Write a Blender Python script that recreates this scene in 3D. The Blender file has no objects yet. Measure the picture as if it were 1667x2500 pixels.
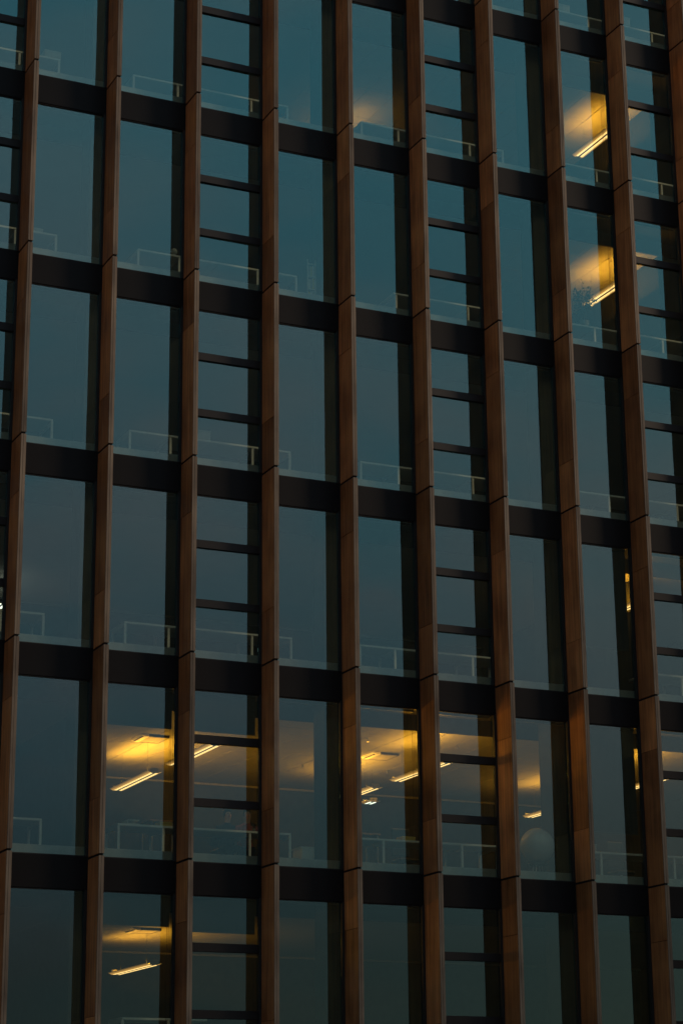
import bpy, bmesh, math, random
from mathutils import Vector, Matrix

random.seed(7)
R = math.radians
scn = bpy.context.scene

# ------------------------------------------------------------------ camera
W = 1.758          # spacing of the vertical fins
H = 4.0            # storey height (z = 0 is the fin joint near the top of the photograph)
GROUND = -23.3
CAM = Vector((-11.3219, -38.6400, -21.7290))
YAW, PITCH, ROLL = 0.435478, 0.294537, -0.009691
fwd = Vector((math.sin(YAW) * math.cos(PITCH), math.cos(YAW) * math.cos(PITCH), math.sin(PITCH)))
rt = Vector((math.cos(YAW), -math.sin(YAW), 0.0))
up = rt.cross(fwd)
rt2 = math.cos(ROLL) * rt + math.sin(ROLL) * up
up2 = -math.sin(ROLL) * rt + math.cos(ROLL) * up
cam_data = bpy.data.cameras.new('camera')
cam = bpy.data.objects.new('camera', cam_data)
scn.collection.objects.link(cam)
m = Matrix.Identity(4)
for i in range(3):
    m[i][0], m[i][1], m[i][2] = rt2[i], up2[i], -fwd[i]
    m[i][3] = CAM[i]
cam.matrix_world = m
cam_data.sensor_fit = 'VERTICAL'
cam_data.sensor_height = 36.0
cam_data.lens = 2187.68 / 1024.0 * 36.0
cam_data.clip_start, cam_data.clip_end = 0.5, 4000
scn.camera = cam

# ------------------------------------------------------------------ sky, sun, exposure
SUN_EL, SUN_AZ = R(24), Vector((0.80, -0.60))
world = bpy.data.worlds.new("World")
scn.world = world
world.use_nodes = True
wn, wl = world.node_tree.nodes, world.node_tree.links
wn.clear()
wout = wn.new('ShaderNodeOutputWorld')
bg = wn.new('ShaderNodeBackground')
sky = wn.new('ShaderNodeTexSky')
sky.sky_type = 'NISHITA'
sky.sun_disc = False
sky.sun_elevation = SUN_EL
sky.sun_rotation = math.atan2(SUN_AZ.x, SUN_AZ.y)
sky.dust_density = 2.0
bg.inputs['Strength'].default_value = 0.0795
# dusk overcast: the clear sky shows only faintly between broken cloud that is darker towards the horizon
geo = wn.new('ShaderNodeTexCoord')
sep = wn.new('ShaderNodeSeparateXYZ')
wl.new(geo.outputs['Generated'], sep.inputs[0])
el = wn.new('ShaderNodeValToRGB')
el.color_ramp.interpolation = 'LINEAR'
e = el.color_ramp.elements
e[0].position, e[0].color = 0.0, (0.50, 0.48, 0.62, 1)
e[1].position, e[1].color = 1.0, (3.4, 5.0, 6.0, 1)
for pos, c in ((0.094, (0.76, 0.55, 0.70, 1)), (0.206, (2.15, 1.9, 2.3, 1)), (0.30, (3.0, 3.0, 3.5, 1)), (0.46, (2.7, 4.15, 5.1, 1))):
    n = e.new(pos); n.color = c
wl.new(sep.outputs['Z'], el.inputs['Fac'])
mp = wn.new('ShaderNodeMapping')
mp.inputs['Scale'].default_value = (1.5, 1.5, 3.5)
mp.inputs['Location'].default_value = (4.34, 19.31, 8.72)
wl.new(geo.outputs['Generated'], mp.inputs['Vector'])
nz = wn.new('ShaderNodeTexNoise')
nz.inputs['Scale'].default_value = 2.6
nz.inputs['Detail'].default_value = 4.0
nz.inputs['Roughness'].default_value = 0.55
wl.new(mp.outputs[0], nz.inputs['Vector'])
cl = wn.new('ShaderNodeValToRGB')
cl.color_ramp.elements[0].position, cl.color_ramp.elements[0].color = 0.42, (0.72, 1.0, 1.06, 1)
cl.color_ramp.elements[1].position, cl.color_ramp.elements[1].color = 0.60, (1.38, 1.06, 1.03, 1)
wl.new(nz.outputs['Fac'], cl.inputs['Fac'])
cm = wn.new('ShaderNodeMix'); cm.data_type = 'RGBA'; cm.blend_type = 'MULTIPLY'
cm.inputs['Factor'].default_value = 1.0
wl.new(el.outputs['Color'], cm.inputs['A'])
wl.new(cl.outputs['Color'], cm.inputs['B'])
mix = wn.new('ShaderNodeMix'); mix.data_type = 'RGBA'
mix.inputs['Factor'].default_value = 0.93
wl.new(sky.outputs['Color'], mix.inputs['A'])
wl.new(cm.outputs['Result'], mix.inputs['B'])
wl.new(mix.outputs['Result'], bg.inputs['Color'])
wl.new(bg.outputs[0], wout.inputs['Surface'])

sun_data = bpy.data.lights.new('sun', 'SUN')
sun_data.energy = 1.1
sun_data.angle = R(16)
sun_data.color = (1.0, 0.74, 0.52)
sun = bpy.data.objects.new('sun', sun_data)
scn.collection.objects.link(sun)
sd = Vector((SUN_AZ.x * math.cos(SUN_EL), SUN_AZ.y * math.cos(SUN_EL), math.sin(SUN_EL)))
sun.rotation_euler = sd.to_track_quat('Z', 'Y').to_euler()
sun.location = (0, -60, 40)

scn.view_settings.view_transform = 'Standard'
scn.view_settings.look = 'None'
scn.view_settings.exposure = 0.0
scn.view_settings.gamma = 1.0
scn.view_settings.use_curve_mapping = False
scn.render.engine = 'CYCLES'
scn.cycles.max_bounces = 8
scn.cycles.transparent_max_bounces = 16
scn.cycles.caustics_reflective = False
scn.cycles.caustics_refractive = False

# ------------------------------------------------------------------ materials
def new_mat(name):
    mt = bpy.data.materials.new(name); mt.use_nodes = True
    nt = mt.node_tree
    return mt, nt.nodes, nt.links, nt.nodes['Principled BSDF']

def plain(name, col, rough=0.6, metal=0.0, spec=0.5, noise=0.12, scale=6.0):
    mt, n, l, b = new_mat(name)
    b.inputs['Roughness'].default_value = rough
    b.inputs['Metallic'].default_value = metal
    b.inputs['Specular IOR Level'].default_value = spec
    tc = n.new('ShaderNodeTexCoord')
    nzz = n.new('ShaderNodeTexNoise'); nzz.inputs['Scale'].default_value = scale
    nzz.inputs['Detail'].default_value = 3
    l.new(tc.outputs['Object'], nzz.inputs['Vector'])
    mr = n.new('ShaderNodeMapRange')
    mr.inputs['From Min'].default_value = 0.3; mr.inputs['From Max'].default_value = 0.7
    mr.inputs['To Min'].default_value = 1 - noise; mr.inputs['To Max'].default_value = 1 + noise
    l.new(nzz.outputs['Fac'], mr.inputs['Value'])
    mx = n.new('ShaderNodeMix'); mx.data_type = 'RGBA'; mx.blend_type = 'MULTIPLY'
    mx.inputs['Factor'].default_value = 1
    mx.inputs['A'].default_value = (*col, 1)
    l.new(mr.outputs[0], mx.inputs['B'])
    l.new(mx.outputs['Result'], b.inputs['Base Color'])
    return mt

def cladding(name, col, spread):
    """weathered brown cladding: every panel has its own tone, with vertical streaks and blotches"""
    mt, n, l, b = new_mat(name)
    b.inputs['Roughness'].default_value = 0.55
    b.inputs['Specular IOR Level'].default_value = 0.25
    oi = n.new('ShaderNodeObjectInfo')
    geo_ = n.new('ShaderNodeNewGeometry')
    rv = n.new('ShaderNodeCombineXYZ')
    l.new(oi.outputs['Random'], rv.inputs['X']); l.new(oi.outputs['Random'], rv.inputs['Z'])
    sc_ = n.new('ShaderNodeVectorMath'); sc_.operation = 'SCALE'; sc_.inputs['Scale'].default_value = 37.0
    l.new(rv.outputs[0], sc_.inputs[0])
    ad = n.new('ShaderNodeVectorMath'); ad.operation = 'ADD'
    l.new(geo_.outputs['Position'], ad.inputs[0]); l.new(sc_.outputs[0], ad.inputs[1])
    mp1 = n.new('ShaderNodeMapping'); mp1.inputs['Scale'].default_value = (14, 14, 0.7)
    l.new(ad.outputs[0], mp1.inputs['Vector'])
    n1 = n.new('ShaderNodeTexNoise'); n1.inputs['Scale'].default_value = 1.0; n1.inputs['Detail'].default_value = 5
    l.new(mp1.outputs[0], n1.inputs['Vector'])
    n2 = n.new('ShaderNodeTexNoise'); n2.inputs['Scale'].default_value = 1.1; n2.inputs['Detail'].default_value = 4
    l.new(ad.outputs[0], n2.inputs['Vector'])
    a1 = n.new('ShaderNodeMath'); a1.operation = 'ADD'
    l.new(n1.outputs['Fac'], a1.inputs[0]); l.new(n2.outputs['Fac'], a1.inputs[1])
    mr = n.new('ShaderNodeMapRange')
    mr.inputs['From Min'].default_value = 0.7; mr.inputs['From Max'].default_value = 1.3
    mr.inputs['To Min'].default_value = 0.54; mr.inputs['To Max'].default_value = 1.42
    l.new(a1.outputs[0], mr.inputs['Value'])
    rr = n.new('ShaderNodeMapRange')
    rr.inputs['To Min'].default_value = 1 - spread; rr.inputs['To Max'].default_value = 1 + spread
    l.new(oi.outputs['Random'], rr.inputs['Value'])
    mu = n.new('ShaderNodeMath'); mu.operation = 'MULTIPLY'
    l.new(mr.outputs[0], mu.inputs[0]); l.new(rr.outputs[0], mu.inputs[1])
    hs = n.new('ShaderNodeHueSaturation')
    hs.inputs['Color'].default_value = (*col, 1)
    hh = n.new('ShaderNodeMapRange')
    hh.inputs['To Min'].default_value = 0.492; hh.inputs['To Max'].default_value = 0.508
    l.new(n2.outputs['Fac'], hh.inputs['Value'])
    l.new(hh.outputs[0], hs.inputs['Hue'])
    l.new(mu.outputs[0], hs.inputs['Value'])
    l.new(hs.outputs['Color'], b.inputs['Base Color'])
    bp = n.new('ShaderNodeBump'); bp.inputs['Strength'].default_value = 0.15; bp.inputs['Distance'].default_value = 0.01
    l.new(n1.outputs['Fac'], bp.inputs['Height'])
    l.new(bp.outputs[0], b.inputs['Normal'])
    return mt

def glass_mat():
    """solar control double glazing: tinted, with a strong blue-green reflective coating"""
    mt, n, l, b = new_mat('coated_glass')
    out = n['Material Output']
    n.remove(b)
    tr = n.new('ShaderNodeBsdfTransparent'); tr.inputs['Color'].default_value = (0.89, 0.905, 0.81, 1)
    gl = n.new('ShaderNodeBsdfGlossy'); gl.inputs['Roughness'].default_value = 0.0
    gl.inputs['Color'].default_value = (0.50, 0.94, 1.0, 1)
    # faint roller-wave of toughened glass
    g = n.new('ShaderNodeNewGeometry')
    nn = n.new('ShaderNodeTexNoise'); nn.inputs['Scale'].default_value = 0.9; nn.inputs['Detail'].default_value = 1
    l.new(g.outputs['Position'], nn.inputs['Vector'])
    bp = n.new('ShaderNodeBump'); bp.inputs['Strength'].default_value = 0.12; bp.inputs['Distance'].default_value = 0.02
    l.new(nn.outputs['Fac'], bp.inputs['Height'])
    l.new(bp.outputs[0], gl.inputs['Normal'])
    fr = n.new('ShaderNodeLayerWeight'); fr.inputs['Blend'].default_value = 0.5
    pw = n.new('ShaderNodeMath'); pw.operation = 'POWER'; pw.inputs[1].default_value = 4.0
    l.new(fr.outputs['Facing'], pw.inputs[0])
    mr = n.new('ShaderNodeMapRange')
    mr.inputs['To Min'].default_value = 0.14; mr.inputs['To Max'].default_value = 1.0
    l.new(pw.outputs[0], mr.inputs['Value'])
    mx = n.new('ShaderNodeMixShader')
    l.new(mr.outputs[0], mx.inputs['Fac']); l.new(tr.outputs[0], mx.inputs[1]); l.new(gl.outputs[0], mx.inputs[2])
    l.new(mx.outputs[0], out.inputs['Surface'])
    return mt

def emitter(name, col, strength):
    mt, n, l, b = new_mat(name)
    b.inputs['Base Color'].default_value = (0.8, 0.8, 0.8, 1)
    b.inputs['Emission Color'].default_value = (*col, 1)
    b.inputs['Emission Strength'].default_value = strength
    return mt

WARM = (1.0, 0.44, 0.032)
M = {
    'clad': cladding('brown_cladding', (0.40, 0.167, 0.058), 0.30),
    'clad_front': cladding('brown_cladding_edge', (0.20, 0.142, 0.094), 0.18),
    'core': plain('black_fin_core', (0.012, 0.012, 0.012), 0.8, spec=0.2),
    'spandrel': plain('dark_bronze_panel', (0.0108, 0.010, 0.0097), 0.42, spec=0.12, noise=0.1, scale=2),
    'frame': plain('black_window_frame', (0.024, 0.0225, 0.020), 0.55, spec=0.25),
    'transom': plain('dark_bronze_transom', (0.0126, 0.0104, 0.009), 0.45, spec=0.3),
    'glass': glass_mat(),
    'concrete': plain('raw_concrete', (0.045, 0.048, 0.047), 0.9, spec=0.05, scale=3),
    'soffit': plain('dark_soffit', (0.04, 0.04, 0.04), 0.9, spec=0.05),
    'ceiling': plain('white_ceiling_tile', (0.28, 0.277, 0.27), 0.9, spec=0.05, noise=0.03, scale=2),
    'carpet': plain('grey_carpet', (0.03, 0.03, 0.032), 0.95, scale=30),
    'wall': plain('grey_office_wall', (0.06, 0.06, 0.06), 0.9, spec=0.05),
    'white': plain('white_laminate', (0.88, 0.88, 0.86), 0.45, noise=0.04),
    'trim': plain('pale_trim', (0.62, 0.6, 0.57), 0.5, noise=0.05),
    'ledge': plain('grey_sill_unit', (0.30, 0.31, 0.31), 0.55),
    'alu': plain('brushed_aluminium', (0.5, 0.5, 0.5), 0.35, metal=1.0, noise=0.05),
    'blind': plain('charcoal_blind_fabric', (0.022, 0.022, 0.024), 0.9),
    'dark': plain('black_plastic', (0.02, 0.02, 0.02), 0.5),
    'tile_dark': plain('grey_grille', (0.30, 0.29, 0.27), 0.6),
    'box': plain('pale_card', (0.55, 0.54, 0.50), 0.7),
    'amber': plain('yellow_card', (0.55, 0.42, 0.10), 0.7),
    'wood': plain('oak_board', (0.45, 0.27, 0.13), 0.5),
    'ball': plain('pale_rubber', (0.48, 0.49, 0.50), 0.16, noise=0.05),
    'leaf': plain('dark_leaf', (0.035, 0.06, 0.03), 0.6, noise=0.4, scale=9),
    'pot': plain('grey_pot', (0.2, 0.2, 0.2), 0.6),
    'soil': plain('potting_soil', (0.03, 0.02, 0.015), 0.95),
    'stem': plain('brown_stem', (0.08, 0.055, 0.035), 0.8),
    'asphalt': plain('asphalt', (0.05, 0.05, 0.052), 0.9, noise=0.3, scale=0.4),
    'stone': plain('old_stone', (0.2, 0.19, 0.17), 0.9, noise=0.25, scale=1),
    'slate': plain('slate', (0.06, 0.065, 0.07), 0.7),
    'skin': plain('skin', (0.55, 0.33, 0.24), 0.5, noise=0.05),
    'hair': plain('brown_hair', (0.05, 0.03, 0.02), 0.6),
    'navy': plain('navy_cloth', (0.05, 0.06, 0.09), 0.9),
    'red': plain('faded_red_cloth', (0.42, 0.12, 0.10), 0.9, noise=0.35, scale=20),
    'tube_warm': emitter('warm_tube', (1.0, 0.64, 0.26), 2.3),
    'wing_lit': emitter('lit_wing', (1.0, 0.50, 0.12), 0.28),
    'tube_cool': emitter('cool_tube', (0.92, 1.0, 0.95), 2.5),
}
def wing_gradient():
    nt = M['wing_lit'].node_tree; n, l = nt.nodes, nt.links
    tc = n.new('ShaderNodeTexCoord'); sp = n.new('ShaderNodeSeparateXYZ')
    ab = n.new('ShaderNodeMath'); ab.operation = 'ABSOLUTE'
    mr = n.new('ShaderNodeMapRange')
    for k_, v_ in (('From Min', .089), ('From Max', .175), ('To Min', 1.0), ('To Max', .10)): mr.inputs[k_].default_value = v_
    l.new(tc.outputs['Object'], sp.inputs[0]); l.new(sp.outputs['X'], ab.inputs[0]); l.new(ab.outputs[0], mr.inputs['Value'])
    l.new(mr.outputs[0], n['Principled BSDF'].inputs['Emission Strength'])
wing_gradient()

# ------------------------------------------------------------------ helpers
COL = scn.collection
WORLD = {}          # world location of every object made here
MESH = {}

def link(name, data, parent, loc):
    o = bpy.data.objects.new(name, data)
    COL.objects.link(o)
    if parent is not None:
        o.parent = parent
        o.location = Vector(loc) - WORLD[parent.name]
    else:
        o.location = loc
    WORLD[o.name] = Vector(loc)
    return o

def bm_box(bm, x0, x1, y0, y1, z0, z1):
    vs = [bm.verts.new((x, y, z)) for x in (x0, x1) for y in (y0, y1) for z in (z0, z1)]
    for f in ((0, 1, 3, 2), (4, 6, 7, 5), (0, 4, 5, 1), (2, 3, 7, 6), (0, 2, 6, 4), (1, 5, 7, 3)):
        bm.faces.new([vs[i] for i in f])

def box_mesh(sx, sy, sz, mat, bev=0.0):
    key = (round(sx, 4), round(sy, 4), round(sz, 4), mat, bev)
    if key not in MESH:
        bm = bmesh.new()
        bm_box(bm, -sx / 2, sx / 2, -sy / 2, sy / 2, -sz / 2, sz / 2)
        bmesh.ops.recalc_face_normals(bm, faces=bm.faces)
        if bev:
            bmesh.ops.bevel(bm, geom=list(bm.edges), offset=bev, segments=1, affect='EDGES')
        me = bpy.data.meshes.new(mat); bm.to_mesh(me); bm.free()
        me.materials.append(M[mat])
        MESH[key] = me
    return MESH[key]

def box(name, x0, x1, y0, y1, z0, z1, mat, parent=None, bev=0.0):
    return link(name, box_mesh(x1 - x0, y1 - y0, z1 - z0, mat, bev), parent,
                ((x0 + x1) / 2, (y0 + y1) / 2, (z0 + z1) / 2))

def boxes(name, lst, mat, parent, loc):
    """several boxes given in world space joined into one mesh object at loc"""
    bm = bmesh.new()
    for b_ in lst:
        bm_box(bm, b_[0] - loc[0], b_[1] - loc[0], b_[2] - loc[1], b_[3] - loc[1], b_[4] - loc[2], b_[5] - loc[2])
    bmesh.ops.recalc_face_normals(bm, faces=bm.faces)
    me = bpy.data.meshes.new(name); bm.to_mesh(me); bm.free()
    me.materials.append(M[mat])
    return link(name, me, parent, loc)

def mesh_obj(name, bm, mat, parent, loc, smooth=False):
    me = bpy.data.meshes.new(name)
    bmesh.ops.recalc_face_normals(bm, faces=bm.faces)
    bm.to_mesh(me); bm.free()
    me.materials.append(M[mat])
    if smooth:
        for p in me.polygons: p.use_smooth = True
    return link(name, me, parent, loc)

def rod(name, p, q, r, mat, parent, seg=8):
    p, q = Vector(p), Vector(q)
    bm = bmesh.new()
    d = q - p
    rot = d.to_track_quat('Z', 'Y').to_matrix().to_4x4()
    bmesh.ops.create_cone(bm, cap_ends=True, segments=seg, radius1=r, radius2=r, depth=d.length, matrix=rot)
    return mesh_obj(name, bm, mat, parent, (p + q) / 2, smooth=False)

def thing(name, label, cat, loc, group=None):
    o = link(name, None, None, loc)
    o.empty_display_size = 0.2
    o['label'] = label; o['category'] = cat
    if group: o['group'] = group
    return o

ORD = ['first', 'second', 'third', 'fourth', 'fifth', 'sixth', 'seventh', 'eighth', 'ninth', 'tenth']
ROWS = {1: 'top window row', 0: 'second window row from top', -1: 'third window row from top',
        -2: 'fourth window row from top', -3: 'fifth window row from top',
        -4: 'sixth window row from top', -5: 'bottom window row'}
def where(i):
    """which bay, counted by the brown fins from the left edge of the photograph"""
    return 'left of the first fin' if i < 0 else 'right of the %s fin' % ORD[i]

# ------------------------------------------------------------------ ground
g = box('ground', -1500, 1500, -1500, 1500, GROUND - 1.0, GROUND, 'asphalt')
g['kind'] = 'structure'

# ------------------------------------------------------------------ the office building
B0, B1 = -3, 11          # bays B0 .. B1-1, fins B0 .. B1
F0, F1 = -5, 2           # storeys built with rooms
bld = thing('office_building', 'tall office block with brown vertical fins and blue-green reflective glass',
            'building', (4 * W, 0.7, GROUND))
XL, XR = B0 * W - 0.1, B1 * W
TOP = (F1 + 1) * H

def front_strip_mesh(length):
    """fin nose: 100 mm wide with a shallow groove along it"""
    key = ('front', round(length, 3))
    if key in MESH: return MESH[key]
    prof = [(-.05, .02), (-.05, .002), (-.047, 0), (-.012, 0), (-.010, .008), (-.004, .008), (-.002, 0),
            (.047, 0), (.05, .002), (.05, .02)]
    bm = bmesh.new()
    a = [bm.verts.new((x, y - .01, -length / 2)) for x, y in prof]
    b = [bm.verts.new((x, y - .01, length / 2)) for x, y in prof]
    n_ = len(prof)
    for i in range(n_):
        bm.faces.new((a[i], a[(i + 1) % n_], b[(i + 1) % n_], b[i]))
    bm.faces.new(a[::-1]); bm.faces.new(b)
    bmesh.ops.recalc_face_normals(bm, faces=bm.faces)
    me = bpy.data.meshes.new('fin_nose'); bm.to_mesh(me); bm.free()
    me.materials.append(M['clad_front'])
    MESH[key] = me
    return me

FD = 0.64                # fin depth
for i in range(B0, B1 + 1):
    x = i * W
    fin = box('vertical_fin', x - .085, x - .015, .03, FD, GROUND, TOP, 'core', bld)
    box('mullion', x - .098, x - .002, FD + .002, .76, GROUND, TOP, 'frame', bld)
    cut = 1.08 if i % 2 else 2.85
    for k in range(F0 - 1, F1 + 1):
        z0, z1 = k * H + .021, (k + 1) * H - .021
        if k == F0 - 1: z0 = GROUND
        zc = k * H + cut
        dj = [random.uniform(-.0015, .0015) for _ in range(3)]
        for a, b in ((z0, zc - .004), (zc + .004, z1)):
            d_ = random.uniform(0, .003)
            box('fin_panel', x - .1 + d_, x - .086 + d_, .021, FD, a, b, 'clad', fin, bev=.002)
        box('fin_panel', x - .0145, x - .0005, .021, FD, z0, z1, 'clad', fin, bev=.002)
        link('fin_nose', front_strip_mesh(z1 - z0), fin, (x - .05 + dj[0], .01 + dj[1], (z0 + z1) / 2))

GY = 0.71                # glass plane
BLINDS = {(-4, 1): 2.645, (-4, 2): 2.645, (-4, 7): 1.15, (-3, 7): 1.15, (-5, 1): 2.84, (-5, 2): 2.76}
CORDS = {(0, 7), (-1, 7), (-4, 4), (-4, 1), (-5, 1)}
def tilt(o):
    # panes are never set perfectly parallel: a few millimetres out of plane
    o.rotation_euler = (random.gauss(0, .0022), 0, random.gauss(0, .0035))

for k in range(F0, F1 + 1):
    zb, zt = k * H + .04, (k + 1) * H - .58
    for i in range(B0, B1):
        xa, xb = i * W, (i + 1) * W - .1
        box('spandrel_panel', xa + .002, xb - .002, .67, .76, k * H - .58, k * H + .04, 'spandrel', bld, bev=.004)
        c = ((xa + xb) / 2, .68, (zb + zt) / 2)
        win = boxes('window', [(xa, xa + .045, .645, .725, zb, zt), (xb - .045, xb, .645, .725, zb, zt),
                               (xa + .045, xb - .045, .690, .725, zb, zb + .02),
                               (xa + .045, xb - .045, .690, .725, zt - .02, zt)], 'frame', bld, c)
        ga, gb = xa + .047, xb - .047
        if i % 3 == 2:
            t = [(1.09, 1.25), (2.31, 2.475)] if k > -4 else [(1.12, 1.28), (2.36, 2.525)]
            lv = [zb + .02, t[0][0] + k * H, t[0][1] + k * H, t[1][0] + k * H, t[1][1] + k * H, zt - .02]
            for s in (1, 3):
                box('transom', xa + .046, xb - .046, .66, .75, lv[s], lv[s + 1], 'transom', win, bev=.004)
                if s == 1 or True:
                    pass
            for s in (0, 2, 4):
                tilt(box('pane', ga, gb, GY, GY + .006, lv[s] + .001, lv[s + 1] - .001, 'glass', win))
        else:
            tilt(box('pane', ga, gb, GY, GY + .006, zb + .021, zt - .021, 'glass', win))
        # pale head lining and roller-blind cassette inside the glass
        box('head_lining', xa + .05, xb - .05, .755, .90, zt - .012, zt + .008, 'trim', win)
        box('blind_cassette', xa + .06, xb - .06, .80, .875, zt - .060, zt - .014, 'dark', win, bev=.01)
        if (k, i) in BLINDS:
            zbl = k * H + BLINDS[(k, i)]
            xr = (i + 1) * W - .155
            bl = box('roller_blind', xa + .06, xr, .845, .848, zbl, zt - .05, 'blind', win)
            box('hem_bar', xa + .06, xr, .838, .856, zbl - .025, zbl + .001, 'dark', win, bev=.004)
        if (k, i) in CORDS:
            for dx in (.090, .058, .020):
                rod('blind_cord', (xb - dx, .86, zt - .06), (xb - dx, .86, k * H + .9), .0035, 'dark', win, 5)

TS = 0.4 * W             # ceiling tile module
TX0 = 2.09 * W           # a tile joint
CZ, CY0, CY1 = 3.225, 1.90, 9.5
LIT = {(-4, 1): 1, (0, 4): 1, (0, 7): 1, (-1, 7): 1, (-3, 7): 1, (-5, 1): 1}
# column ranges (world x) whose ceiling is lit and built tile by tile
LITX = {-4: (1.6 * W, 9.7 * W), 0: (4.55 * W, 9.7 * W), -1: (7.25 * W, 9.7 * W), -5: (1.6 * W, 3.4 * W)}
VENTS = {(-4, 2.27, 4.38), (-4, 5.35, 4.38), (-5, 2.27, 4.7)}
for k in range(F0, F1 + 1):
    z = k * H
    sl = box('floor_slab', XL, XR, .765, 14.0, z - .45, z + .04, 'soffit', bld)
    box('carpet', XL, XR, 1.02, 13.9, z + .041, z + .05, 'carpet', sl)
    for i in range(B0, B1):
        box('sill_unit', i * W + .01, (i + 1) * W - .01, .775, 1.01, z + .041, z + .235, 'ledge', sl, bev=.006)
    # ceiling
    zc = z + CZ
    lx = LITX.get(k)
    cei = box('bulkhead', XL, XR, CY0 - .03, CY0 - .002, zc - .012, z + H - .451, 'soffit', bld)
    segs = [(XL, XR)] if lx is None else None
    if lx is not None:
        n0 = math.floor((lx[0] - TX0) / TS); n1 = math.ceil((lx[1] - TX0) / TS)
        segs = [(XL, TX0 + n0 * TS), (TX0 + n1 * TS, XR)]
        vents = [(v[1] * W, v[2]) for v in VENTS if v[0] == k]
        box('ceiling_backing', TX0 + n0 * TS, TX0 + n1 * TS, CY0, CY1, zc + .018, zc + .03, 'dark', cei)
        for c_ in range(n0, n1):
            for r_ in range(5):
                ya = CY0 + r_ * .69
                jz = random.uniform(0, .0025)
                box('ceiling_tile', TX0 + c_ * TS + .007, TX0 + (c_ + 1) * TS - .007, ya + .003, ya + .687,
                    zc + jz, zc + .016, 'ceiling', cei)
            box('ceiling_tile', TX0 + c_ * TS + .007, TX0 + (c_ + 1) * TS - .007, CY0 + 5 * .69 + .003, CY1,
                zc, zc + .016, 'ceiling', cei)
        for vx, vy in vents:
            v = boxes('ceiling_vent', [(vx + .19, vx + .64, vy, vy + .025, zc - .05, zc - .003),
                                       (vx + .19, vx + .64, vy + .64, vy + .66, zc - .05, zc - .003),
                                       (vx + .62, vx + .64, vy + .026, vy + .639, zc - .05, zc - .003)], 'dark', cei,
                      (vx, vy, zc))
            box('grille', vx + .19, vx + .619, vy + .026, vy + .639, zc - .045, zc - .004, 'tile_dark', v)
            bm = bmesh.new()
            pr = [(0, -.004), (.03, -.03), (.10, -.05), (.185, -.05), (.185, -.004)]
            a = [bm.verts.new((u, .0, w)) for u, w in pr]; b = [bm.verts.new((u, .66, w)) for u, w in pr]
            for q in range(5): bm.faces.new((a[q], a[(q + 1) % 5], b[(q + 1) % 5], b[q]))
            bm.faces.new(a); bm.faces.new(b)
            mesh_obj('air_deflector', bm, 'white', v, (vx, vy, zc))
            box('slot', vx + .055, vx + .075, vy + .06, vy + .60, zc - .055, zc - .030, 'dark', v)
    for a, b in segs:
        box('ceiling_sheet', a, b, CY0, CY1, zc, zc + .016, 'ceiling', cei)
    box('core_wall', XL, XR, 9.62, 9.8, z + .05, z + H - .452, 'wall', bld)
    box('cornice', XL, XR, 9.50, 9.56, zc - .04, zc + .03, 'tile_dark', bld)
    for i in range(B0, B1 + 1):
        if i % 3 == 1:
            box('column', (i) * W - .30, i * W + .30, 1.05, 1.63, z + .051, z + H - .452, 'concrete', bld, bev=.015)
box('added_glow_baffle', 8.53 * W, 8.53 * W + .08, 1.9, 9.5, -11.949, -8.8, 'soffit', bld)  # added dark wall, keeps the lamp glow out of the bay beyond
for k in (0, -1):
    box('added_glow_baffle', 9.05 * W, 9.05 * W + .1, 1.9, 9.5, k * H + .051, k * H + CZ - .02, 'core', bld)  # added black wall, cuts off the lamp glow on its right
for k in (-4, -5):
    box('added_glow_baffle', 1.12 * W, 1.12 * W + .1, 1.9, 9.5, k * H + .051, k * H + CZ - .02, 'wall', bld)  # added unseen wall, stops the lamp glow spilling into the left bay
# sprinkler heads in the lit ceilings
for k, xs in ((-4, ((4.92, 3.06), (6.1, 6.4), (6.12, 2.98), (4.88, 6.36))),):
    for sx, sy in xs:
        p = Vector((sx * W, sy, k * H + CZ))
        s = rod('sprinkler', p - Vector((0, 0, .07)), p - Vector((0, 0, .001)), .012, 'alu', bld, 6)
        bm = bmesh.new(); bmesh.ops.create_cone(bm, cap_ends=True, segments=8, radius1=.035, radius2=.035, depth=.006)
        mesh_obj('deflector', bm, 'alu', s, p - Vector((0, 0, .075)))
# plinth storey, roof and flank walls (outside the frame)
box('plinth_wall', XL, XR, .9, 14, GROUND, F0 * H - .6, 'spandrel', bld)
box('roof', XL - .3, XR + .3, .3, 14.2, TOP + .002, TOP + .5, 'soffit', bld)
box('side_wall', XL - .35, XL - .002, .3, 14.1, GROUND, TOP, 'concrete', bld)
box('side_wall', XR + .002, XR + .35, .3, 14.1, GROUND, TOP, 'concrete', bld)
box('rear_wall', XL, XR, 14.001, 14.3, GROUND, TOP, 'concrete', bld)

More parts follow.
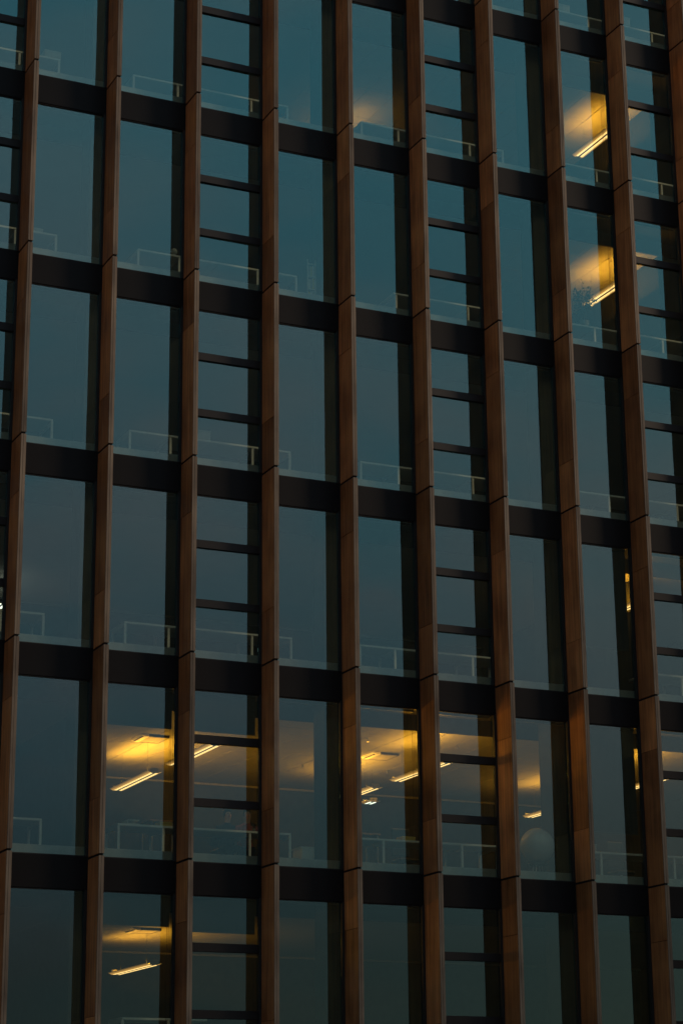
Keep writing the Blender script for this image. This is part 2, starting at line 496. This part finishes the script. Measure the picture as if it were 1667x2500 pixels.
# ------------------------------------------------------------------ pendant lamps
def pendant(xw, ya, yb, k, power, label, cool=False, zl=2.50, bias=0.5, tilt=38):
    """suspended linear lamp: dark spine, a tube on either side, white wings, two wires"""
    x, z = xw * W, k * H + zl
    t = thing('pendant_lamp', label, 'lamp', (x, (ya + yb) / 2, z), 'linear pendant lamps switched on in the offices')
    box('body', x - .025, x + .025, ya, yb, z - .03, z + .03, 'dark', t, bev=.006)
    for s in (-1, 1):
        xs = sorted((x + s * .027, x + s * .088))
        box('diffuser', xs[0], xs[1], ya + .05, yb - .05, z - .030, z - .012, 'tube_cool' if cool else 'tube_warm', t, bev=.004)
        bm = bmesh.new()
        pr = [(.089, -.028), (.175, .006), (.176, .012), (.089, -.014)]
        a = [bm.verts.new((s * u, ya - (ya + yb) / 2, w)) for u, w in pr]
        b = [bm.verts.new((s * u, yb - (ya + yb) / 2, w)) for u, w in pr]
        for q in range(4):
            bm.faces.new((a[q], a[(q + 1) % 4], b[(q + 1) % 4], b[q]))
        bm.faces.new(a); bm.faces.new(b)
        mesh_obj('wing', bm, 'white' if cool else 'wing_lit', t, (x, (ya + yb) / 2, z))
    for yy in (ya + .45, yb - .3):
        rod('wire', (x, yy, z + .03), (x, yy, k * H + CZ), .0022, 'dark', t, 5)
    for e0, e1 in ((ya - .014, ya - .001), (yb + .001, yb + .014)):
        box('end_cap', x - .092, x + .092, e0, e1, z - .028, z + .078, 'tile_dark', t, bev=.003)
    for s in (-1, 1):                                  # bat-wing uplight
        ld = bpy.data.lights.new('lamp_uplight', 'AREA')
        ld.shape = 'RECTANGLE'; ld.size = .05; ld.size_y = (yb - ya) * .9
        ld.energy = power * (bias if s < 0 else 1 - bias)
        ld.color = (0.95, 1.0, 0.97) if cool else WARM
        lo = link('uplight', ld, t, (x + s * .052, (ya + yb) / 2, z + .042))
        lo.rotation_euler = (0, math.pi - s * R(tilt), 0)
    return t

NEAR, NEAR2, FAR = (1.38, 3.78), (2.2, 3.78), (4.72, 7.12)
P = 54.0
pendant(2.52, *FAR, -4, P * 3.0, 'lit pendant lamp hanging in full view right of the second fin, sixth window row', tilt=56, bias=.86)
pendant(2.55, *NEAR, -4, P * 0.14, 'lit pendant lamp close to the glass right of the third fin, sixth window row')
pendant(5.47, *FAR, -4, P * 1.5, 'lit pendant lamp farther inside right of the fifth fin, sixth window row')
pendant(5.50, *NEAR, -4, P * 1.3, 'lit pendant lamp nearest the glass right of the fifth fin, sixth window row')
pendant(8.45, *FAR, -4, P * 1.0, 'small lit pendant lamp deep inside above the pale ball, sixth window row')
pendant(8.52, *NEAR, -4, P * 0.9, 'lit pendant lamp behind the blind right of the eighth fin, sixth window row', bias=.7)
pendant(8.38, *NEAR, -3, P * 0.9, 'lit pendant lamp behind the blind right of the eighth fin, fifth window row', bias=.95)
pendant(8.55, *NEAR2, -1, P * 0.85, 'lit pendant lamp half hidden by leafy plant in third window row', bias=.95)
pendant(8.53, *NEAR2, 0, P * 0.85, 'lit pendant lamp with clear bright bar in second window row, upper right', bias=.95)
pendant(2.55, *FAR, -5, P * 1.2, 'lit pendant lamp in the bottom window row, right of the second fin', tilt=52, bias=.93)
pendant(5.47, *FAR, 0, P * 0.30, 'lit pendant lamp hidden behind a desk right of the fifth fin, second window row')
pendant(0.96, 7.11, 9.3, -3, P * 0.04, 'cool white pendant lamp at the left edge, fifth window row', cool=True)
pendant(5.90, 6.4, 6.75, -4, 0.2, 'tiny cool white lamp seen below the warm lamp right of the fifth fin', cool=True)

# ------------------------------------------------------------------ desks behind the glass
def desk(x0, x1, k, legs, label, y0=1.20, top=.79, dep=.80):
    z = k * H
    t = thing('desk', label, 'desk', ((x0 + x1) / 2, y0 + dep / 2, z + .05), 'white desks standing behind the windows')
    box('desk_top', x0, x1, y0, y0 + dep, z + top - .042, z + top, 'white', t, bev=.004)
    for lx in legs:
        for yy in (y0 + .01, y0 + dep - .05):
            box('leg', lx - .023, lx + .023, yy, yy + .04, z + .051, z + top - .043, 'white', t)
        box('foot_rail', lx - .018, lx + .018, y0 + .051, y0 + dep - .051, z + top - .10, z + top - .043, 'white', t)
    return t

CL = {1: (1.43, 1.93, 2.93, 3.42), 0: (1.38, 1.96, 2.93, 3.43), -1: (1.48, 2.01, 3.02, 3.54),
      -2: (1.42, 1.93, 2.96, 3.45), -3: (1.41, 1.94, 2.96, 3.46), -4: (1.38, 1.91, 2.94, 3.44)}
CLR = {1: (4.40, 4.95, 5.9, 6.4), 0: (4.43, 4.96, 5.99, 6.49), -1: (4.40, 4.87, 5.9, 6.4), -2: (4.36, 4.88, 5.90, 6.4),
       -3: (4.32, 4.79, 5.83, 6.3), -4: (4.15, 4.60, 5.62, 6.1)}
CRR = {1: (7.35, 7.88, 8.9, 9.4), 0: (7.38, 7.90, 8.92, 9.4), -1: (7.3, 7.76, 8.80, 9.3), -2: (7.35, 7.86, 8.88, 9.4),
       -3: (7.3, 7.8, 8.81, 9.3), -4: (7.05, 7.51, 8.55, 9.05)}
for k in range(-4, 2):
    for tab, name in ((None, 0), (CL, 1), (CLR, 2), (CRR, 3)):
        if tab is None:
            a = {1: .46, 0: .46, -1: .49, -2: .51, -3: .48, -4: .52}[k]
            q = (a - 2.03, a - 1.5, a - .5, a)
        else:
            q = tab[k]
        mid = (q[0] + q[3]) / 2
        if k == -3 and name == 3:
            pairs = [(mid, q[3], (q[2], q[3]))]
        elif k in (-1,) and name == 2:
            pairs = [(q[1] - .02, mid, (q[1] + .02,)), (mid, q[3], (q[2],))]
        else:
            pairs = [(q[0], mid, (q[0] + .012, q[1])), (mid, q[3], (q[2], q[3] - .012))]
        for n_, (a, b, lg) in enumerate(pairs):
            if b < -1.2 or a > 10.2: continue
            bay = int(math.floor(a - .12))
            desk(a * W, b * W - .004, k, [l_ * W for l_ in lg],
                 'white desk %s %s, %s' % ('behind glass' if name or n_ else 'at picture edge', where(max(-1, min(9, bay))), ROWS[k]))
desk(1.47 * W, 2.44 * W, -5, [1.48 * W, 2.0 * W], 'tall white counter at the bottom edge, right of the second fin', top=1.15)

# things on and around the desks
def crate(x0, x1, z0, z1, k, label, y=1.28, mat='box', dep=.25, name='storage_box', cat='box'):
    t = thing(name, label, cat, ((x0 + x1) / 2 * W, y + dep / 2, k * H + z0))
    xa, xb, za, zb = x0 * W, x1 * W, k * H + z0, k * H + z1
    box('body', xa, xb, y, y + dep, za, zb - .035, mat, t, bev=.005)
    box('lid', xa - .006, xb + .006, y - .006, y + dep + .006, zb - .034, zb, mat, t, bev=.005)
    return t
crate(.28, .48, .792, 1.00, 0, 'pale box on desk right of the first fin, second window row')
crate(.19, .33, .792, .90, -1, 'low pale box on desk right of the first fin, third window row')
crate(2.24, 2.44, .792, 1.02, -2, 'pale box on desk in the fourth window row, right of the third fin')
crate(7.40, 7.62, .792, 1.02, 1, 'pale box on desk at the top, right of the eighth fin')
crate(8.42, 8.58, .792, 1.08, 1, 'pale box on desk at the top, right of the ninth fin')
crate(1.88, 2.02, .792, .88, -4, 'flat yellow box at desk end right of the second fin, sixth row', mat='amber')
crate(4.86, 5.03, .792, .88, -4, 'flat yellow box at desk end right of the fifth fin, sixth row', mat='amber')
crate(7.37, 7.47, .792, .96, -4, 'small pale carton on desk right of the eighth fin, sixth row')

bm = bmesh.new(); bmesh.ops.create_uvsphere(bm, u_segments=16, v_segments=10, radius=.075)
t = thing('desk_lamp', 'small round lamp on desk end right of the second fin, third window row', 'lamp', (1.955 * W, 1.30, -4 + .79))
mesh_obj('globe', bm, 'box', t, (1.955 * W, 1.30, -3.10), smooth=True)
rod('stand', (1.955 * W, 1.30, -3.209), (1.955 * W, 1.30, -3.17), .03, 'alu', t)

def tray(x0, x1, k):
    t = thing('paper_tray', 'pale two-level paper tray on desk under the hanging lamp, sixth row', 'tray',
              ((x0 + x1) / 2 * W, 1.4, k * H + .79))
    xa, xb, z = x0 * W, x1 * W, k * H + .792
    for n_, dz in enumerate((0, .075)):
        box('shelf', xa, xb, 1.27, 1.55, z + dz, z + dz + .022, 'box', t)
    box('side', xa, xa + .02, 1.27, 1.55, z + .023, z + .074, 'box', t)
    box('back', xa + .021, xb, 1.53, 1.55, z + .023, z + .074, 'box', t)
tray(1.50, 1.64, -4)

def shelf_table(x0, x1, y, k, z, label):
    t = thing('table', label, 'table', ((x0 + x1) / 2 * W, y, k * H + .05))
    box('table_top', x0 * W, x1 * W, y, y + .7, k * H + z - .035, k * H + z, 'wood', t, bev=.004)
    for lx in (x0 * W + .05, x1 * W - .05):
        for yy in (y + .06, y + .64):
            rod('leg', (lx, yy, k * H + .051), (lx, yy, k * H + z - .036), .02, 'alu', t, 6)
shelf_table(2.25, 2.56, 3.6, -4, 1.30, 'high oak table behind the desk, right of the second fin, sixth row')
shelf_table(4.55, 5.06, 3.0, -4, 1.19, 'high oak table behind the desk, right of the fifth fin, sixth row')

def leafy(x, y, k, z0, zs, zl, rad, n, leaf, label, name='potted_plant', pot=(.13, .22), squash=.85):
    base = Vector((x * W, y, k * H + z0))
    t = thing(name, label, 'plant', base)
    bm = bmesh.new()
    bmesh.ops.create_cone(bm, cap_ends=True, segments=16, radius1=pot[0] * .75, radius2=pot[0], depth=pot[1])
    mesh_obj('pot', bm, 'pot', t, base + Vector((0, 0, pot[1] / 2)))
    bm = bmesh.new()
    bmesh.ops.create_cone(bm, cap_ends=True, segments=16, radius1=pot[0] * .9, radius2=pot[0] * .9, depth=.01)
    mesh_obj('soil', bm, 'soil', t, base + Vector((0, 0, pot[1] + .006)))
    rnd = random.Random(int(x * 100))
    st, lf = bmesh.new(), bmesh.new()
    twigs = []
    ctr = Vector((0, 0, (zs + zl) / 2))
    for b_ in range(max(5, n // 22)):
        u = rnd.uniform(0, 6.283); v = rnd.uniform(-.9, 1)
        r_ = rad * rnd.uniform(.45, 1.0)
        hp = Vector((math.cos(u) * r_ * math.sqrt(max(0.05, 1 - v * v * .8)), math.sin(u) * r_ * squash * math.sqrt(max(0.05, 1 - v * v * .8)),
                     ctr.z + v * (zl - zs) / 2))
        twigs.append(hp)
        p0 = Vector((0, 0, pot[1] + rnd.uniform(0, (zs - pot[1]) * .9)))
        pm = p0.lerp(hp, .5) + Vector((0, 0, .06))
        for p, q in ((p0, pm), (pm, hp)):
            d = q - p
            bmesh.ops.create_cone(st, cap_ends=False, segments=5, radius1=.008, radius2=.005, depth=d.length,
                                  matrix=Matrix.Translation((p + q) / 2) @ d.to_track_quat('Z', 'Y').to_matrix().to_4x4())
        for _ in range(22):
            c = p0.lerp(hp, rnd.uniform(.55, 1.08)) + Vector([rnd.gauss(0, rad * .13) for _ in range(3)])
            a = Vector([rnd.gauss(0, 1) for _ in range(3)]).normalized()
            w_ = a.cross(Vector([rnd.gauss(0, 1) for _ in range(3)])).normalized()
            L_ = leaf * rnd.uniform(.6, 1.3)
            nrm = a.cross(w_)
            vs = [lf.verts.new(c + a * (-L_ / 2)), lf.verts.new(c + w_ * L_ * .22 + nrm * L_ * .06),
                  lf.verts.new(c + a * (L_ / 2)), lf.verts.new(c - w_ * L_ * .22 + nrm * L_ * .06)]
            lf.faces.new(vs)
    mesh_obj('stem', st, 'stem', t, base)
    f = mesh_obj('foliage', lf, 'leaf', t, base)
    f['kind'] = 'stuff'
leafy(7.70, 1.50, -1, .79, .42, 1.12, .36, 420, .075, 'dark leafy potted plant in front of lit lamp, third window row')
leafy(3.01, 1.32, -4, .792, .10, .20, .06, 110, .05, 'small dark potted plant on desk end beside seated people', pot=(.035, .07))
leafy(4.72, 3.15, -4, 1.192, .10, .20, .08, 110, .06, 'small potted plant on high oak table, sixth row', pot=(.05, .09))

def chair(x, y, k, label, hh=1.18):
    b = Vector((x * W, y, k * H + .05))
    t = thing('office_chair', label, 'chair', b)
    box('seat', b.x - .23, b.x + .23, y - .22, y + .22, b.z + .43, b.z + .50, 'dark', t, bev=.02)
    box('backrest', b.x - .21, b.x + .21, y + .20, y + .26, b.z + .60, b.z + hh, 'dark', t, bev=.02)
    rod('back_post', (b.x, y + .22, b.z + .45), (b.x, y + .235, b.z + .62), .02, 'dark', t)
    rod('post', (b.x, y, b.z + .08), (b.x, y, b.z + .429), .03, 'alu', t)
    for a in range(5):
        u = a * 1.2566
        rod('leg', (b.x, y, b.z + .09), (b.x + .28 * math.cos(u), y + .28 * math.sin(u), b.z + .04), .018, 'dark', t)
chair(5.17, 2.25, -4, 'black chair back above desk right of the fifth fin, sixth row')
chair(8.15, 2.25, -4, 'black chair behind desk right of the eighth fin, sixth row')

t = thing('bookshelf', 'narrow pale shelf with files beside the column, right of the fourth fin, third row', 'shelf', (3.68 * W, .97, -4 + .05))
xa, xb = 3.63 * W, 3.74 * W
box('side', xa, xa + .015, 1.015, 1.045, -3.949, -2.86, 'box', t)
box('side', xb - .015, xb, 1.015, 1.045, -3.949, -2.86, 'box', t)
for q in range(4):
    box('shelf', xa + .016, xb - .016, 1.012, 1.046, -3.85 + q * .29, -3.83 + q * .29, 'box', t)
    if q < 3:
        for f_ in range(3):
            box('file', xa + .02 + f_ * .048, xa + .06 + f_ * .048, 1.014, 1.044, -3.829 + q * .29, -3.62 + q * .29 + .015 * f_, ('amber', 'box', 'tile_dark')[(q + f_) % 3], t)
# low white cabinet right of the fourth fin and the pale ball right of the seventh
t = thing('cabinet', 'low white cabinet beside the column right of the fourth fin, sixth row', 'cabinet', (3.78 * W, 1.85, -16 + .05))
box('carcass', 3.68 * W, 3.95 * W, 1.65, 2.1, -15.949, -15.42, 'white', t)
box('cabinet_top', 3.67 * W, 3.96 * W, 1.64, 2.11, -15.419, -15.39, 'white', t, bev=.004)
box('door', 3.69 * W, 3.81 * W, 1.632, 1.649, -15.93, -15.44, 'white', t, bev=.004)
box('door', 3.82 * W, 3.94 * W, 1.632, 1.649, -15.93, -15.44, 'white', t, bev=.004)

st_ = thing('stool', 'low round stool under the pale ball right of the seventh fin', 'stool', (6.60 * W, 1.13, -15.95))
bm = bmesh.new(); bmesh.ops.create_cone(bm, cap_ends=True, segments=24, radius1=.2, radius2=.2, depth=.05)
mesh_obj('seat', bm, 'dark', st_, (6.60 * W, 1.13, -15.565))
for a in range(4):
    u = a * 1.571 + .78
    rod('leg', (6.60 * W + .1 * math.cos(u), 1.13 + .09 * math.sin(u), -15.59), (6.60 * W + .15 * math.cos(u), 1.14 + .1 * math.sin(u), -15.949), .015, 'alu', st_, 6)
bm = bmesh.new(); bmesh.ops.create_uvsphere(bm, u_segments=40, v_segments=24, radius=.365)
bl = mesh_obj('exercise_ball', bm, 'ball', None, (6.60 * W, 1.13, -15.18), smooth=True)
bl['label'] = 'large pale round ball behind the glass right of the seventh fin'; bl['category'] = 'ball'

# ------------------------------------------------------------------ two people seated at the desk
def person(x, y, k, lean, label, top, rot=0.0, reach=.30):
    base = Vector((x * W, y, k * H + .05))
    t = thing('person', label, 'person', base, 'people seated at the desk')
    J = [(0, 0, .50), (0, -.02 - lean * .3, .70), (0, -.03 - lean * .75, .92), (0, -.03 - lean * .95, 1.00), (0, -.04 - lean * 1.1, 1.07),
         (0, -.055 - lean * 1.2, 1.17), (0, -.05 - lean * 1.25, 1.26)]
    rad = [.15, .135, .15, .065, .058, .092, .07]
    E = [(0, 1), (1, 2), (2, 3), (3, 4), (4, 5), (5, 6)]
    def chain(start, pts):
        prev = start
        for p, r in pts:
            J.append(p); rad.append(r); E.append((prev, len(J) - 1)); prev = len(J) - 1
        return prev
    ly = -lean * .75
    for s in (-1, 1):
        wr = chain(2, [((s * .19, -.03 + ly, .93), .065), ((s * .24, -.06 + ly, .70), .048), ((s * .16, -.30 + ly * .3 - reach * .1, .78), .036),
                       ((s * .13, -.36 + ly * .3 - reach * .1, .785), .030)])
        for f in range(4):
            o_ = (f - 1.5) * .019
            chain(wr, [((s * .13 + o_, -.41 + ly * .3 - reach * .1, .79), .010), ((s * .13 + o_ * 1.15, -.445 + ly * .3 - reach * .1 - (.012 if f in (1, 2) else 0), .780), .009)])
        chain(wr, [((s * .13 - s * .04, -.385 + ly * .3 - reach * .1, .785), .010), ((s * .13 - s * .052, -.41 + ly * .3 - reach * .1, .778), .009)])
        chain(0, [((s * .10, -.08, .49), .10), ((s * .12, -.44, .48), .07), ((s * .12, -.42, .10), .045), ((s * .12, -.52, .045), .038)])
    me = bpy.data.meshes.new('body')
    me.from_pydata(J, E, [])
    o = link('body', me, t, base)
    sk = o.modifiers.new('skin', 'SKIN')
    for n_, v in enumerate(me.skin_vertices[0].data):
        v.radius = (rad[n_], rad[n_] * (.72 if n_ in (0, 1, 2) else 1.0)); v.use_root = (n_ == 0)
    sub = o.modifiers.new('subsurf', 'SUBSURF'); sub.levels = 1; sub.render_levels = 2
    dg = bpy.context.evaluated_depsgraph_get()
    ev = bpy.data.meshes.new_from_object(o.evaluated_get(dg))
    o.modifiers.clear(); o.data = ev
    ev.materials.clear()
    for nm in (top, 'skin', 'navy'): ev.materials.append(M[nm])
    for p in ev.polygons:
        c = p.center
        p.use_smooth = True
        p.material_index = 1 if (c.z > 1.015 or (c.y < -.27 + ly * .3 - reach * .1 and c.z > .7)) else (2 if c.z < .52 else 0)
    hd = Vector((0, -.06 - lean * 1.22, 1.20))
    bm = bmesh.new(); bmesh.ops.create_uvsphere(bm, u_segments=14, v_segments=9, radius=1)
    for v in list(bm.verts):
        v.co = Vector((v.co.x * .095, v.co.y * .112 + .015, v.co.z * .122))
        if v.co.y < -.035 and v.co.z < .055: v.co.y = -.035
    mesh_obj('hair', bm, 'hair', t, base + hd + Vector((0, .02, .02)), smooth=True)
    bm = bmesh.new()
    bmesh.ops.create_cone(bm, cap_ends=True, segments=6, radius1=.018, radius2=.007, depth=.05, matrix=Matrix.Rotation(.25, 4, 'X'))
    mesh_obj('nose', bm, 'skin', t, base + hd + Vector((0, -.098, -.02)), smooth=True)
    for s in (-1, 1):
        bm = bmesh.new(); bmesh.ops.create_uvsphere(bm, u_segments=8, v_segments=6, radius=.011)
        mesh_obj('eye', bm, 'dark', t, base + hd + Vector((s * .032, -.082, .005)), smooth=True)
    bm = bmesh.new(); bm_box(bm, -.024, .024, -.006, .006, -.005, .005)
    mesh_obj('mouth', bm, 'red', t, base + hd + Vector((0, -.086, -.062)))
    if rot:
        t.rotation_euler = (0, 0, rot)
    return t
person(2.88, 2.22, -4, .04, 'person in dark top sitting upright at desk, right of the third fin', 'navy')
person(3.13, 2.30, -4, .26, 'person in faded red top leaning forward over desk, right of the third fin', 'red', rot=-.25)
chair(2.88, 2.32, -4, 'black chair under the person in the dark top', .85)
chair(3.13, 2.40, -4, 'black chair under the person in the red top', .85)

# ------------------------------------------------------------------ added unseen block that keeps the low sun off the lower storeys
nb = thing('added_shade_block', 'added unseen block shading the lower storeys, outside the picture on the right', 'building', (83, -43, GROUND))
box('wall', 66, 100, -64, -22, GROUND, 16.5, 'stone', nb)
box('parapet', 65.8, 100.2, -64.2, -21.8, 16.502, 17.3, 'stone', nb)
for fz in range(9):
    for fx in range(10):
        wy, wz = -62.5 + fx * 4.05, GROUND + 1.4 + fz * 4.2
        f_ = box('window', 65.9, 65.998, wy, wy + 2.0, wz, wz + 2.3, 'frame', nb)
        box('pane', 65.87, 65.898, wy + .1, wy + 1.9, wz + .1, wz + 2.2, 'dark', f_)

# ------------------------------------------------------------------ the church mirrored in the lowest glass
ch = thing('church', 'distant church with dark needle spire mirrored in lowest window on the right', 'church', (87, -118, GROUND))
box('tower', 85.4, 88.6, -119.6, -116.4, GROUND, -17.401, 'stone', ch)
bm = bmesh.new(); bmesh.ops.create_cone(bm, cap_ends=True, segments=8, radius1=1.3, radius2=.05, depth=8.1)
mesh_obj('spire', bm, 'slate', ch, (87, -118, -13.35))
box('nave', 88.602, 104, -121.5, -114.5, GROUND, -20.5, 'stone', ch)
bm = bmesh.new()
a = [bm.verts.new(c) for c in ((-7.7, -3.8, 0), (-7.7, 3.8, 0), (-7.7, 0, 3), (7.7, -3.8, 0), (7.7, 3.8, 0), (7.7, 0, 3))]
for f in ((0, 1, 2), (3, 5, 4), (0, 2, 5, 3), (1, 4, 5, 2), (0, 3, 4, 1)): bm.faces.new([a[i] for i in f])
mesh_obj('roof', bm, 'slate', ch, (96.31, -118, -20.49))
